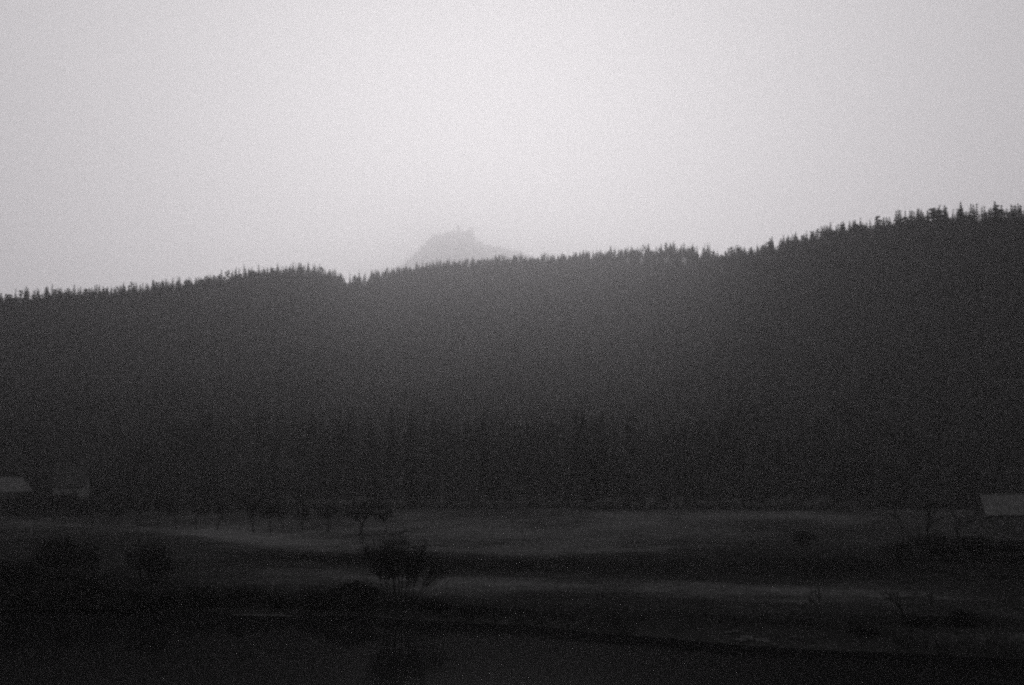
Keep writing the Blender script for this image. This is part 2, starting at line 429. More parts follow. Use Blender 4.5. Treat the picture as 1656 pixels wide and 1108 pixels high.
# ------------------------------------------------------------------ front rank of the forest, tree by tree
rt = np.random.default_rng(21)
front = []
tries = 0
while len(front) < 236 and tries < 60000:
    tries += 1
    y = FOOT + 2 + 46 * rt.random() ** 1.3
    px = rt.uniform(-40, 1700)
    if px < 430 and y < FOOT + 14: continue
    x = (px - 828) / F * y
    if any((x - a) ** 2 + (y - b_) ** 2 < 4.3 ** 2 for a, b_ in front): continue
    front.append((x, y))
front.sort(key=lambda p: p[1])
FIRST = {}
for x, y in front:
    px = 828 + F * x / y
    pinezone = 780 < px < 1420 and y < FOOT + 26
    k = int(rt.choice([4, 5, 6])) if (pinezone and rt.random() < 0.75) else int(rt.integers(0, 4))
    hh = rt.uniform(0.60, 1.02) * (1.0 if px > 430 else 0.8)
    nm = 'pine_tree' if k in (4, 5) else 'spruce_tree'
    lab = ('tall pine with a long bare trunk in the front rank of the forest' if k in (4, 5)
           else 'dark pointed spruce in the front rank of the forest behind the meadow')
    zone = ('behind the houses and orchard' if px < 430 else 'between the orchard and the willow bush' if px < 700 else
            'behind the middle of the meadow' if px < 1120 else 'behind the right meadow' if px < 1450 else 'behind the cottage')
    rank = 'foremost' if y < FOOT + 14 else 'half-hidden'
    size = 'tall' if hh > 0.85 else 'shorter'
    lab = ('%s %s bare-trunked pine at the forest edge %s' if k in (4, 5) else '%s %s dark pointed spruce at the forest edge %s') % (rank, size, zone)
    o = plant_tree(nm, CONES[k], x, y, hh, hh * rt.uniform(0.85, 1.2), lab, 'tree', 'pines along the forest edge' if k in (4, 5) else 'spruces along the forest edge')
    FIRST.setdefault(k, o)

# round broadleaf trees that stand out at the left of the forest edge
BL = [(292, 322, 24.0, 0, 'tall round-crowned broadleaf tree, largest at the left of the forest edge'),
      (228, 326, 20.5, 1, 'round broadleaf tree just left of the tallest round-crowned one'),
      (165, 324, 15.5, 2, 'low spreading broadleaf tree behind the pale plastered house'),
      (360, 330, 17.5, 1, 'round broadleaf tree just right of the tallest round-crowned one'),
      (418, 332, 14.5, 0, 'rounded broadleaf tree behind the middle of the orchard row'),
      (20, 330, 15.0, 0, 'broadleaf tree behind the house at the left edge'),
      (130, 334, 18.5, 1, 'broadleaf tree rising behind the gap right of the lone dark spruce'),
      (470, 334, 13.0, 2, 'low broadleaf tree behind the right part of the orchard row')]
for px, y, h, k, lab in BL:
    plant_tree('broadleaf_tree', BROAD[k], at(px, 0, y), y, h / 20, h / 20, lab, 'tree', 'broadleaf trees at the left forest edge')
plant_tree('spruce_tree', CONES[1], at(78, 0, 309), 309, 15.5 / 24, 0.75, 'lone dark spruce standing between the two houses at left', 'tree')

# ------------------------------------------------------------------ the wood on the hillside: one mass
CRAG_VIEW = [(541, 14, 6), (565, 18, 5), (590, 12, 8), (1015, 95, 3.5), (1038, 108, 5), (1062, 112, 4), (1080, 82, 6), (1107, 84, 4)]
def hill_points():
    P = []
    y = FOOT + 38.0
    while y < 2900:
        st = 5.0 + y * 0.0019
        half = 0.47 * y + 40
        n = int(2 * half / st)
        x = (np.arange(n) + rt.uniform(0, 1)) * st - half + rt.normal(0, st * 0.3, n)
        yy = y + rt.normal(0, st * 0.3, n)
        R, _ = ridge(x, yy); px = 828 + F * x / yy
        keep = yy < R + 45
        keep &= ~((px > 530) & (px < 604) & (yy > R - 75) & (rt.random(n) < 1.0 - ((px - 566) / 44) ** 2))
        for rp, rb, rw in CRAG_VIEW:
            keep &= ~((np.abs(px - rp) < rw) & (yy > R - rb - 125) & (yy < R - rb + 6))
        keep &= (rt.random(n) < 0.93)
        P.append(np.stack([x[keep], yy[keep]], 1)); y += st
    return np.concatenate(P)
HP = hill_points()
n = len(HP)
pm = bpy.data.meshes.new('forest')
co = np.stack([HP[:, 0], HP[:, 1], height(HP[:, 0], HP[:, 1]) - 0.1], 1).astype(np.float32)
pm.vertices.add(n); pm.vertices.foreach_set('co', co.ravel())
hs = rt.uniform(0.50, 1.0, n) ** 0.8 * (0.88 + 0.34 * smooth(600, 2300, HP[:, 1]))
hs = hs * (1 + 0.20 * wob(HP[:, 0], HP[:, 1], 45, 5, 8))
_R, _z = ridge(HP[:, 0], HP[:, 1])
evn = smooth(140, 60, _R - HP[:, 1]) * (1 - smooth(1200, 1900, HP[:, 1]))       # the wood along the nearer ridges is even-aged
hs = hs * (1 - evn) + evn * rt.uniform(0.66, 0.86, n) * (1 + 0.10 * wob(HP[:, 0], HP[:, 1], 45, 5, 8))
ws = 0.45 * hs + rt.uniform(0.55, 1.1, n)
kinds = rt.choice([0, 1, 2, 3, 5, 6, 7, 8], n, p=[.19, .17, .19, .17, .12, .05, .06, .05])
kinds = np.where(kinds == 5, 4, np.where(kinds == 6, 5, np.where(kinds == 7, 6, np.where(kinds == 8, 7, kinds))))
for nm, ty, vals in (('spin', 'FLOAT', rt.uniform(0, 6.283, n)), ('kind_index', 'INT', kinds)):
    a = pm.attributes.new(nm, ty, 'POINT'); a.data.foreach_set('value', vals.astype(np.int32 if ty == 'INT' else np.float32))
a = pm.attributes.new('size', 'FLOAT_VECTOR', 'POINT'); a.data.foreach_set('vector', np.stack([ws, ws, hs], 1).astype(np.float32).ravel())
forest = tag(link('forest', pm), 'dense hazy conifer forest covering the whole hillside up to the ridge', 'forest', kind='stuff')
ng = bpy.data.node_groups.new('forest', 'GeometryNodeTree')
ng.interface.new_socket('Geometry', in_out='INPUT', socket_type='NodeSocketGeometry')
ng.interface.new_socket('Geometry', in_out='OUTPUT', socket_type='NodeSocketGeometry')
N = ng.nodes; L = ng.links
gi = N.new('NodeGroupInput'); go = N.new('NodeGroupOutput')
iop = N.new('GeometryNodeInstanceOnPoints'); jn = N.new('GeometryNodeJoinGeometry')
def first_tree(pair):
    for o in COL.objects:
        if o.data is pair[0]: return o.parent
order = [CONES[0], CONES[1], CONES[2], CONES[3], CONES[5], CONES[6], BROAD[0], BROAD[1]]
for pair in reversed(order):
    r_ = first_tree(pair); j2 = N.new('GeometryNodeJoinGeometry')
    for ch in r_.children:
        oi = N.new('GeometryNodeObjectInfo'); oi.transform_space = 'ORIGINAL'; oi.inputs['Object'].default_value = ch
        L.new(oi.outputs['Geometry'], j2.inputs[0])
    g2 = N.new('GeometryNodeGeometryToInstance'); L.new(j2.outputs[0], g2.inputs[0]); L.new(g2.outputs[0], jn.inputs[0])
def attr(nm, ty):
    q = N.new('GeometryNodeInputNamedAttribute'); q.data_type = ty; q.inputs['Name'].default_value = nm; return q.outputs[0]
cx = N.new('ShaderNodeCombineXYZ'); L.new(attr('spin', 'FLOAT'), cx.inputs[2])
L.new(gi.outputs[0], iop.inputs['Points']); L.new(jn.outputs[0], iop.inputs['Instance'])
iop.inputs['Pick Instance'].default_value = True
L.new(attr('kind_index', 'INT'), iop.inputs['Instance Index'])
L.new(cx.outputs[0], iop.inputs['Rotation']); L.new(attr('size', 'FLOAT_VECTOR'), iop.inputs['Scale'])
L.new(iop.outputs[0], go.inputs[0])
md = forest.modifiers.new('forest', 'NODES'); md.node_group = ng

# conifers that stand clear of the others on the skyline
def ridge_point(px, back=25):
    R = float(interp(px, RID_PX, RID_D)); y = R - back
    return at(px, 0, y), y
for px, top, k, ws_, lab in [
        (566, 438, 0, 1.1, 'pointed conifer at the left side of the gap in the ridge trees'),
        (588, 443, 3, 0.9, 'slim conifer standing alone in the gap in the ridge trees'),
        (611, 447, 1, 0.9, 'small conifer at the right side of the gap in the ridge trees'),
        (626, 431, 1, 0.8, 'thin tall conifer just right of the ridge gap'),
        (700, 420, 6, 1.0, 'spindly conifer on the ridge in front of the castle hill, left of a broader one'),
        (721, 421, 2, 1.1, 'broad conifer on the ridge below the castle'),
        (743, 424, 0, 1.1, 'conifer on the ridge just right of the broad one below the castle'),
        (1013, 399, 1, 1.0, 'pointed conifer on the middle ridge at the left end of the domed wood'),
        (1160, 404, 0, 1.0, 'conifer marking the dip where the middle ridge meets the right hill'),
        (1635, 329, 0, 1.1, 'tallest pointed conifer at the right end of the skyline')]:
    x, y = ridge_point(px)
    z = H(x, y); h = HC + y * (780 - top) / F - z
    plant_tree('ridge_conifer', CONES[k], x, y, max(h, 8) / 24, ws_ * 0.75, lab, 'tree', 'conifers standing clear on the skyline')

# ------------------------------------------------------------------ pale rock on the ridge
def rock_mesh(seed, name, mat, sub=2, rough=0.22):
    g = np.random.default_rng(seed); bm = bmesh.new()
    bmesh.ops.create_icosphere(bm, subdivisions=sub, radius=1.0)
    ph = g.uniform(0, 6.28, 9)
    for v in bm.verts:
        c = v.co
        d = 1 + rough * (math.sin(3.1 * c.x + ph[0]) + math.sin(2.7 * c.y + ph[1]) * math.cos(3.3 * c.z + ph[2])) + rough * 0.5 * math.sin(7 * c.x + 6 * c.y + ph[3]) + g.normal(0, rough * 0.25)
        v.co = c * d
        if v.co.z < -0.45: v.co.z = -0.45 + (v.co.z + 0.45) * 0.2
    me = bpy.data.meshes.new(name); bm.to_mesh(me); bm.free(); me.materials.append(mat)
    return me
ROCKS = [rock_mesh(s, 'rock', M['rock']) for s in (1, 2, 3)]
for i, (px, back, sc_, lab) in enumerate([
        (541, 14, (5.0, 3, 7.5), 'pale rock outcrop at the left end of the ridge gap'),
        (565, 18, (4.5, 3, 5.5), 'pale rock outcrop in the middle of the ridge gap'),
        (590, 12, (7.5, 3, 6.5), 'wide pale rock outcrop at the right end of the ridge gap'),
        (1015, 95, (3.5, 3, 9), 'leftmost pale crag below the domed wood on the middle ridge'),
        (1038, 108, (5, 3, 10), 'brightest pale crag below the domed wood on the middle ridge'),
        (1062, 112, (5, 3, 8), 'low pale crag right of the brightest one on the middle ridge'),
        (1080, 82, (8, 3, 8), 'broad pale crag high under the domed wood on the middle ridge'),
        (1107, 84, (4, 3, 11), 'rightmost pale crag below the domed wood on the middle ridge')]):
    x, y = ridge_point(px, back)
    o = link('rock_outcrop', ROCKS[i % 3], None, (x, y, H(x, y) + sc_[2] * 0.55))
    o.scale = (sc_[0], sc_[1], sc_[2]); o.rotation_euler = (0, 0.2 * math.sin(i * 3), i * 1.3)
    tag(o, lab, 'rock', 'pale crags near the ridge')

# ------------------------------------------------------------------ far castle hill
CD = 14000.0
PROF = [(560, 520), (640, 440), (655, 432), (668, 421), (690, 402), (700, 388), (715, 387), (733, 381), (752, 379), (763, 382), (771, 396), (785, 403), (800, 405), (830, 414), (870, 427), (960, 460), (1050, 520)]
pxs = np.array([p[0] for p in PROF], float); pys = np.array([p[1] for p in PROF], float)
u = np.linspace(500, 1100, 241); v_ = np.linspace(-1800, 1300, 110)
U, V = np.meshgrid(u, v_)
topz = HC + CD * (780 - np.interp(U, pxs, pys, left=640, right=640)) / F
zz = 10 + (topz - 10) * np.exp(-(np.abs(V) / 900) ** 1.7) + 30 * wob(U * 6.1, V, 190, 8, 9) * np.clip(1 - np.abs(V) / 60, 0.25, 1)
xx = (U - 828) / F * CD
ii = np.arange(U.size).reshape(U.shape)
qd = np.stack([ii[:-1, :-1], ii[:-1, 1:], ii[1:, 1:], ii[1:, :-1]], -1).reshape(-1, 4)
chm = mesh_np('castle_hill', np.stack([xx, CD + V, zz], -1).reshape(-1, 3), qd, M['farrock'], True)
tag(link('castle_hill', chm), kind='structure')
def castle_ground(px): return HC + CD * (780 - float(np.interp(px, pxs, pys))) / F
# trees bristling on the castle hill: one mass
Tt = []
g = np.random.default_rng(77)
cv = []
for k in range(3600):
    px = g.uniform(600, 900); dv = g.uniform(-600, 60)
    tz = HC + CD * (780 - float(np.interp(px, pxs, pys))) / F
    z0 = 10 + (tz - 10) * math.exp(-(abs(dv) / 900) ** 1.7)
    if 734 < px < 770 and dv > -40: continue
    x0 = (px - 828) / F * CD; hh = g.uniform(18, 70); rr = g.uniform(11, 24)
    for q in range(5):
        a0, a1 = q * 1.257, (q + 1) * 1.257
        Tt.append([(x0, CD + dv, z0 + hh), (x0 + rr * math.cos(a0), CD + dv + rr * math.sin(a0), z0 + hh * g.uniform(0.1, .45)), (x0 + rr * math.cos(a1), CD + dv + rr * math.sin(a1), z0 + hh * g.uniform(.1, .45))])
cw = mesh_np('hill_wood', *tris_from(np.array(Tt).reshape(-1, 3)), M['leaves'])
tag(link('hill_wood', cw), 'faint wood covering the misty castle hill beyond the ridge', 'forest', kind='stuff')

def prism(bm, pts, z0, z1, tops=None):
    lo = [bm.verts.new((p[0], p[1], z0)) for p in pts]
    hi = [bm.verts.new((p[0], p[1], (tops[i] if tops else z1))) for i, p in enumerate(pts)]
    k = len(pts); bm.faces.new(list(reversed(lo))); bm.faces.new(hi)
    for i in range(k): bm.faces.new([lo[i], lo[(i + 1) % k], hi[(i + 1) % k], hi[i]])
def bm_obj(name, bm, mat, parent):
    bmesh.ops.recalc_face_normals(bm, faces=bm.faces)
    me = bpy.data.meshes.new(name); bm.to_mesh(me); bm.free(); me.materials.append(mat); return link(name, me, parent)
cx0 = (752 - 828) / F * CD; cz = castle_ground(752)
castle = empty('castle_ruin', (cx0, CD, cz - 8))
tag(castle, 'faint ruined castle on top of the misty far hill', 'castle')
def rect(x0, x1, y0, y1): return [(x0, y0), (x1, y0), (x1, y1), (x0, y1)]
m_ = CD / F
bm = bmesh.new(); prism(bm, [(-10 * m_ + 3.2 * m_ * math.cos(a), 3.2 * m_ * math.sin(a)) for a in np.arange(8) * math.pi / 4], 0, 0, [8 + q * m_ for q in (10, 12, 15, 16, 14, 11, 10, 10)]); bm_obj('round_tower', bm, M['masonry'], castle)
bm = bmesh.new(); prism(bm, rect(-9 * m_, 5 * m_, -3 * m_, 3 * m_), -3 * m_, 0, [8 + 3.5 * m_, 8 + 3 * m_, 8 + 3 * m_, 8 + 4 * m_]); bm_obj('curtain_wall', bm, M['masonry'], castle)
bm = bmesh.new(); prism(bm, rect(3 * m_, 11 * m_, -2 * m_, 2 * m_), -4 * m_, 0, [8 + 6.5 * m_, 8 + 8 * m_, 8 + 8.5 * m_, 8 + 7 * m_]); bm_obj('keep', bm, M['masonry'], castle)
bm = bmesh.new(); prism(bm, rect(8.5 * m_, 14 * m_, -2.4 * m_, 2.4 * m_), -6 * m_, 0, [8 + 11 * m_, 8 + 9 * m_, 8 + 10 * m_, 8 + 12.5 * m_]); bm_obj('broken_gable', bm, M['masonry'], castle)

# ------------------------------------------------------------------ houses
def box(bm, x0, x1, y0, y1, z0, z1): prism(bm, rect(x0, x1, y0, y1), z0, z1)
def house(name, px, Y, rz, W, D, wall_h, roof_h, wallm, roofm, label, wins, hip=0.0, chimney=None, door=None, sink=0.2):
    x = at(px, 0, Y); o = empty(name, (x, Y, H(x, Y) - sink), rz); tag(o, label, 'house', 'houses at the edge of the meadow')
    bm = bmesh.new(); h = wall_h
    # walls with gables (ridge along local x)
    a = W / 2; d = D / 2
    vb = [bm.verts.new(p) for p in [(-a, -d, 0), (a, -d, 0), (a, d, 0), (-a, d, 0), (-a, -d, h), (a, -d, h), (a, d, h), (-a, d, h), (-a, 0, h + roof_h * (1 if not hip else 0.0001)), (a, 0, h + roof_h * (1 if not hip else 0.0001))]]
    for f in [(0, 1, 5, 4), (2, 3, 7, 6), (1, 2, 6, 9, 5), (3, 0, 4, 8, 7)]: bm.faces.new([vb[i] for i in f])
    bm_obj('wall', bm, wallm, o)
    ov = 0.45; t_ = 0.16; k = roof_h / d
    bm = bmesh.new()
    zr = h + roof_h + 0.06; ze = h - ov * k + 0.06; e = a + 0.4 - hip; ae = a + 0.4
    for s in (-1, 1):
        p = [(-ae, s * (d + ov), ze), (ae, s * (d + ov), ze), (e, s * 0.001, zr), (-e, s * 0.001, zr)]
        lo = [bm.verts.new(q) for q in p]; hi = [bm.verts.new((q[0], q[1], q[2] + t_)) for q in p]
        bm.faces.new(lo); bm.faces.new(hi)
        for i in range(4): bm.faces.new([lo[i], lo[(i + 1) % 4], hi[(i + 1) % 4], hi[i]])
    if hip:
        for s in (-1, 1):
            p = [(s * ae, -(d + ov), ze), (s * ae, d + ov, ze), (s * e, 0, zr)]
            bm.faces.new([bm.verts.new((q[0], q[1], q[2] + t_ - 0.004)) for q in p])
    rf = bm_obj('roof', bm, roofm, o)
    bm = bmesh.new(); box(bm, -e, e, -0.16, 0.16, zr + 0.06, zr + t_ + 0.12); bm_obj('ridge_cap', bm, roofm, rf)
    if chimney:
        bm = bmesh.new(); box(bm, chimney - 0.35, chimney + 0.35, 0.5, 1.1, h + roof_h * 0.5, zr + 1.0)
        box(bm, chimney - 0.45, chimney + 0.45, 0.4, 1.2, zr + 1.0, zr + 1.14); bm_obj('chimney', bm, M['darkwall'], rf)
    for (wx, wz, ww, wh, side) in wins:
        def put(bm_, x0, x1, z0, z1, p0, p1):
            if side == 'front': box(bm_, x0, x1, -d - p1, -d - p0, z0, z1)
            else: box(bm_, a + p0, a + p1, x0, x1, z0, z1)
        bm = bmesh.new(); put(bm, wx - ww / 2, wx + ww / 2, wz, wz + wh, 0.004, 0.03)
        pn = bm_obj('window', bm, M['glass'], o)
        bm = bmesh.new()
        for (x0, x1, z0, z1) in [(wx - ww / 2 - .1, wx - ww / 2, wz - .1, wz + wh + .1), (wx + ww / 2, wx + ww / 2 + .1, wz - .1, wz + wh + .1),
                                 (wx - ww / 2, wx + ww / 2, wz + wh, wz + wh + .1), (wx - ww / 2, wx + ww / 2, wz - .1, wz), (wx - .03, wx + .03, wz, wz + wh)]:
            put(bm, x0, x1, z0, z1, 0.002, 0.07)
        bm_obj('frame', bm, M['frame'], pn)
    if door is not None:
        bm = bmesh.new(); box(bm, door - 0.5, door + 0.5, -d - 0.06, -d - 0.003, 0.1, 2.2); dr = bm_obj('door', bm, M['darkwall'], o)
        bm = bmesh.new(); box(bm, door + 0.34, door + 0.40, -d - 0.12, -d - 0.062, 1.05, 1.2); bm_obj('handle', bm, M['glass'], dr)
    return o
house('farm_house', -8, 300, math.radians(6), 13.5, 7.0, 4.9, 2.7, M['darkwall'], M['roofpale'],
      'dark-walled house with a pale roof cut by the left edge', [(3.5, 3.0, 0.9, 1.1, 'front'), (0.6, 3.0, 0.9, 1.1, 'front'), (4.6, 0.9, 1.0, 1.2, 'front')], hip=1.6, chimney=-2.5, door=1.6)
house('plastered_house', 116, 306, math.radians(7), 6.6, 6.4, 5.9, 3.9, M['wall'], M['roofdark'],
      'pale plastered house with a dull roof behind the orchard at left', [(-1.4, 3.6, 0.8, 1.2, 'front'), (1.3, 3.6, 0.8, 1.2, 'front'), (-1.4, 0.9, 0.8, 1.2, 'front')], door=1.2)
house('cottage', 1650, 236, math.radians(-4), 12.4, 6.6, 3.5, 2.9, M['darkwall'], M['roofpale'],
      'low dark cottage with a wide pale roof at the right edge', [(-4.4, 1.1, 0.9, 1.3, 'front'), (-1.2, 1.1, 0.9, 1.3, 'front'), (2.5, 1.1, 0.9, 1.3, 'front')], chimney=2.0, door=0.8)

# ------------------------------------------------------------------ orchard row of bare fruit trees
def twig_spray(seed, segs, n, ln):
    g = np.random.default_rng(seed); tips = np.array([q[1] for q in segs if q[3] < 0.05])
    p = tips[g.integers(0, len(tips), n)]
    d = g.normal(0, 1, (n, 3)); d[:, 2] = np.abs(d[:, 2]) * 0.8; d /= np.linalg.norm(d, axis=1, keepdims=True)
    s_ = np.cross(d, g.normal(0, 1, (n, 3))); s_ /= np.linalg.norm(s_, axis=1, keepdims=True)
    L_ = ln * g.uniform(0.5, 1.3, (n, 1))
    return tris_from(np.stack([p - s_ * 0.02, p + s_ * 0.02, p + d * L_], 1).reshape(-1, 3))
ORCH = []
for i, (th, sp, nc, lv) in enumerate([(1.9, 0.62, 3, 4), (1.7, 0.75, 3, 4), (2.1, 0.55, 3, 4)]):
    t_, b_ = branching(400 + i, th, 0.17, sp, lv, nc, 0.35, 0.70)
    v1 = join([tubes(b_, 3), twig_spray(410 + i, b_, 3200, 0.5)])
    ORCH.append((mk('fruit tree branches', v1, M['twig']), mk('fruit tree trunk', tubes(t_, 6), M['darkbark'])))
def zmax(me):
    c = np.empty(len(me.vertices) * 3, np.float32); me.vertices.foreach_get('co', c); return float(c[2::3].max())
OH = [zmax(p[0]) for p in ORCH]
ORD = ['first', 'second', 'third', 'fourth', 'fifth', 'sixth', 'seventh', 'eighth', 'ninth', 'tenth', 'eleventh', 'twelfth', 'thirteenth', 'fourteenth', 'fifteenth']
row = [(52, 840, 48), (88, 843, 52), (148, 849, 50), (190, 852, 44), (222, 852, 50), (253, 855, 62), (285, 856, 52), (317, 856, 50), (350, 858, 55), (411, 861, 62), (437, 861, 56), (460, 860, 50), (490, 857, 40), (530, 862, 54)]
for i, (px, py, hp) in enumerate(row):
    x, y, z = ground_at(px, py)
    k = i % 3; h = hp * y / F * 1.0
    plant_tree('fruit_tree', ORCH[k], x, y, h / OH[k], h / OH[k] * 1.05, 'bare fruit tree, %s from the left in the orchard row' % ORD[i], 'tree', 'bare fruit trees in the orchard row', z=z, parts=('branches', 'trunk'))
# the large forked tree at the right end of the row, and its small neighbour
t_, b_ = branching(431, 1.4, 0.24, 0.62, 4, 3, 0.5, 0.82)
fork = (mk('forked tree branches', join([tubes(b_, 3), twig_spray(432, b_, 4200, 0.5)]), M['twig']), mk('forked tree trunk', tubes(t_, 7), M['darkbark']))
x, y, z = ground_at(583, 866); h = 72 * y / F
plant_tree('fruit_tree', fork, x, y, h / zmax(fork[0]), h / zmax(fork[0]) * 1.15, 'largest bare orchard tree, widely forked, near the right end of the row', 'tree', 'bare fruit trees in the orchard row', rz=0.6, z=z, parts=('branches', 'trunk'))
x, y, z = ground_at(624, 862); h = 42 * y / F
plant_tree('fruit_tree', ORCH[1], x, y, h / OH[1], h / OH[1], 'small bare fruit tree, rightmost of the orchard row', 'tree', 'bare fruit trees in the orchard row', z=z, parts=('branches', 'trunk'))

# ------------------------------------------------------------------ shrubs
def shrub(seed, w_, h, n, size, mat, stems=16, dome=True):
    g = np.random.default_rng(seed)
    t_, b_ = branching(seed, h * 0.42, 0.04, 0.5, 2, 2, 0.4, 0.72, stems=stems, fan=1.0)
    lobes = []
    for k in range(12):
        a = g.uniform(0, 6.28); q = w_ * 0.36 * math.sqrt(g.random())
        hh = h * (0.30 + 0.45 * g.random() * (1 - (q / (w_ * 0.5)) ** 2))
        lobes.append((math.cos(a) * q, math.sin(a) * q, hh, min(h, w_) * g.uniform(0.16, 0.27)))
    lf = leaf_clumps(seed + 9, lobes, n, size, 0.9)
    v, f = lf; v[:, 2] = np.maximum(v[:, 2], 0.02)
    return (mk('shrub foliage', (v, f), mat), mk('shrub stems', tubes(t_ + b_, 3), M['twig']))
SHR = [shrub(500, 3.2, 2.4, 2600, 0.085, M['scrub']), shrub(520, 4.0, 2.2, 3000, 0.09, M['scrub']), shrub(540, 2.6, 2.4, 2200, 0.08, M['scrub'])]
SHW = [3.2, 4.0, 2.6]; SHH = [2.4, 2.2, 2.4]
PSH = [shrub(560, 3.4, 2.6, 1500, 0.11, M['palescrub']), shrub(580, 4.4, 2.4, 1700, 0.12, M['palescrub'])]
def put_shrub(k, px, py, wp, hp, label, group, lib=None, name='shrub', pos=None):
    pair = (lib or SHR)[k]
    x, y, z = pos or ground_at(px, py)
    W, Hh = (SHW[k], SHH[k]) if lib is None else ((3.4, 4.4)[k], (2.6, 2.4)[k])
    return plant_tree(name, pair, x, y, hp * y / F / Hh, wp * y / F / W, label, 'shrub', group, z=z - 0.05, parts=('foliage', 'stems'))
BANK = 'dark shrubs along the river bank'
for k, px, py, wp, hp, lab in [
    (1, 105, 935, 150, 82, 'broad black shrub below the left orchard trees, largest at far left'),
    (0, 236, 945, 92, 78, 'dark round shrub standing alone in the meadow at left'),
    (1, 20, 975, 130, 85, 'black shrub on the river bank at the left edge'),
    (0, 150, 978, 120, 62, 'black bank shrub below the broad one at far left'),
    (2, 245, 984, 100, 48, 'low bank shrub below the lone round shrub'),
    (1, 325, 984, 110, 46, 'low wide bank shrub left of the pale glint streak'),
    (0, 400, 982, 80, 42, 'ragged bank shrub just above the pale glint streak'),
    (2, 452, 983, 60, 34, 'small ragged shrub in the middle of the bank scrub'),
    (0, 505, 985, 74, 38, 'low shrub on the bank left of the domed one'),
    (1, 572, 986, 130, 58, 'dark domed shrub on the bank left of the willow bush'),
    (0, 700, 990, 74, 26, 'low dark shrub at the foot of the willow bush on its right'),
    (2, 765, 992, 66, 20, 'tiny low bank shrub to the right of the willow bush'),
    (2, 1300, 882, 42, 34, 'small round dark shrub in the right meadow'),
    (0, 1217, 884, 15, 9, 'tiny dark shrub on the meadow band near the centre right'),
    (1, 1556, 1012, 74, 34, 'black domed shrub near the bank at lower right'),
    (0, 1482, 1012, 66, 24, 'low shrub at the foot of the leaning sapling'),
    (1, 1400, 1024, 80, 14, 'flat shrub between the two bare saplings at right'),
    (0, 1500, 908, 80, 56, 'dark shrub under the right-hand trees, left of the cottage'),
    (1, 1575, 908, 110, 52, 'wide dark shrub in front of the cottage'),
    (2, 1640, 905, 90, 48, 'dark shrub in front of the cottage at the right edge'),
    (0, 15, 834, 74, 36, 'dark shrub in front of the house at the left edge'),
    (1, 76, 834, 64, 38, 'dark shrub between the two houses at left'),
    (0, 112, 834, 84, 44, 'dark shrub in front of the pale plastered house'),
    (2, 138, 834, 56, 42, 'small dark shrub at the right corner of the pale plastered house'),
    (1, 175, 834, 66, 24, 'dark shrub to the right of the pale plastered house'),
    (1, 60, 990, 150, 60, 'black shrub at the water below the left edge shrub'),
    (2, 190, 992, 120, 50, 'black shrub overhanging the water at left'),
    (0, 1445, 906, 60, 34, 'low dark shrub at the foot of the bent tree at right')]:
    put_shrub(k, px, py, wp, hp, lab, BANK)
rs = np.random.default_rng(8)
for i in range(30):
    px = 470 + i * 31 + rs.uniform(-9, 9); Yd = rs.uniform(322, 334); x = at(px, 0, Yd)
    put_shrub(i % 2, px, 0, rs.uniform(26, 48), rs.uniform(16, 32), 'greyish withered shrub at the forest foot ' + ('right of the orchard' if px < 800 else 'behind the middle of the meadow' if px < 1120 else 'behind the right meadow'), 'withered shrubs along the forest foot', PSH, 'shrub', (x, Yd, H(x, Yd)))

# willow bush on the bank: a fan of stems
x, y, z = ground_at(646, 982)
wl = empty('willow_bush', (x, y, z - 0.1)); tag(wl, 'bare willow bush, a fan of upright stems on the bank left of centre', 'shrub')
g = np.random.default_rng(640)
for k in range(19):
    t0 = (k - 9) / 9.0
    dx = 0.45 * t0 + g.normal(0, 0.06); dy = g.normal(0, 0.22)
    t_, b_ = branching(700 + k, g.uniform(2.0, 2.9) * (1 - 0.18 * abs(t0)), g.uniform(0.035, 0.075), 0.32, 2, 3, 0.55, 0.72, first=(dx, dy, 1.0))
    st = link('stem', mk('willow stem', tubes(t_, 5), M['darkbark']), wl, (0.9 * t0, g.normal(0, 0.2), 0))
    link('twigs', mk('willow twigs', join([tubes(b_, 3), twig_spray(900 + k, b_, 240, 0.8)]), M['twig']), st)

# bare saplings and trees at right
def bare(px, py, hp, seed, label, first, r=0.09, sp=0.4, name='bare_tree', lv=3, th=0.5, wide=1.0):
    x, y, z = ground_at(px, py); h = hp * y / F
    t_, b_ = branching(seed, h * th, r, sp, lv, 2, 0.5, 0.66, first=first)
    o = empty(name, (x, y, z - 0.05)); tag(o, label, 'tree')
    b_ = [(p, q, max(r0, 0.03), max(r1, 0.022)) for p, q, r0, r1 in b_]; link('branches', mk('bare branches', tubes(b_, 4), M['twig']), o); link('trunk', mk('bare trunk', tubes(t_, 6), M['darkbark']), o)
    top = zmax(o.children[0].data); o.scale = (h / top * wide, h / top * wide, h / top)
bare(1326, 1019, 72, 801, 'slender forked bare sapling on the meadow at lower right', (-0.16, 0, 1), 0.10, 0.38, th=0.42)
bare(1474, 1008, 56, 802, 'bare sapling leaning left at lower right', (-0.42, 0, 1), 0.10, 0.34, th=0.5)
bare(1505, 1006, 50, 803, 'thin upright bare sapling next to the leaning one', (0.02, 0, 1), 0.04, 0.22, th=0.7, lv=2)
bare(1449, 906, 92, 804, 'bent bare tree with a bowed trunk in the right meadow', (0.12, 0, 1), 0.16, 0.4, th=0.45)
bare(1507, 908, 104, 805, 'tallest dark bare tree left of the cottage', (0.0, 0, 1), 0.24, 0.5, lv=4, th=0.4, wide=1.1)
bare(1548, 900, 74, 806, 'small bare tree between the tallest one and the cottage', (-0.08, 0, 1), 0.14, 0.5, th=0.4, lv=4)

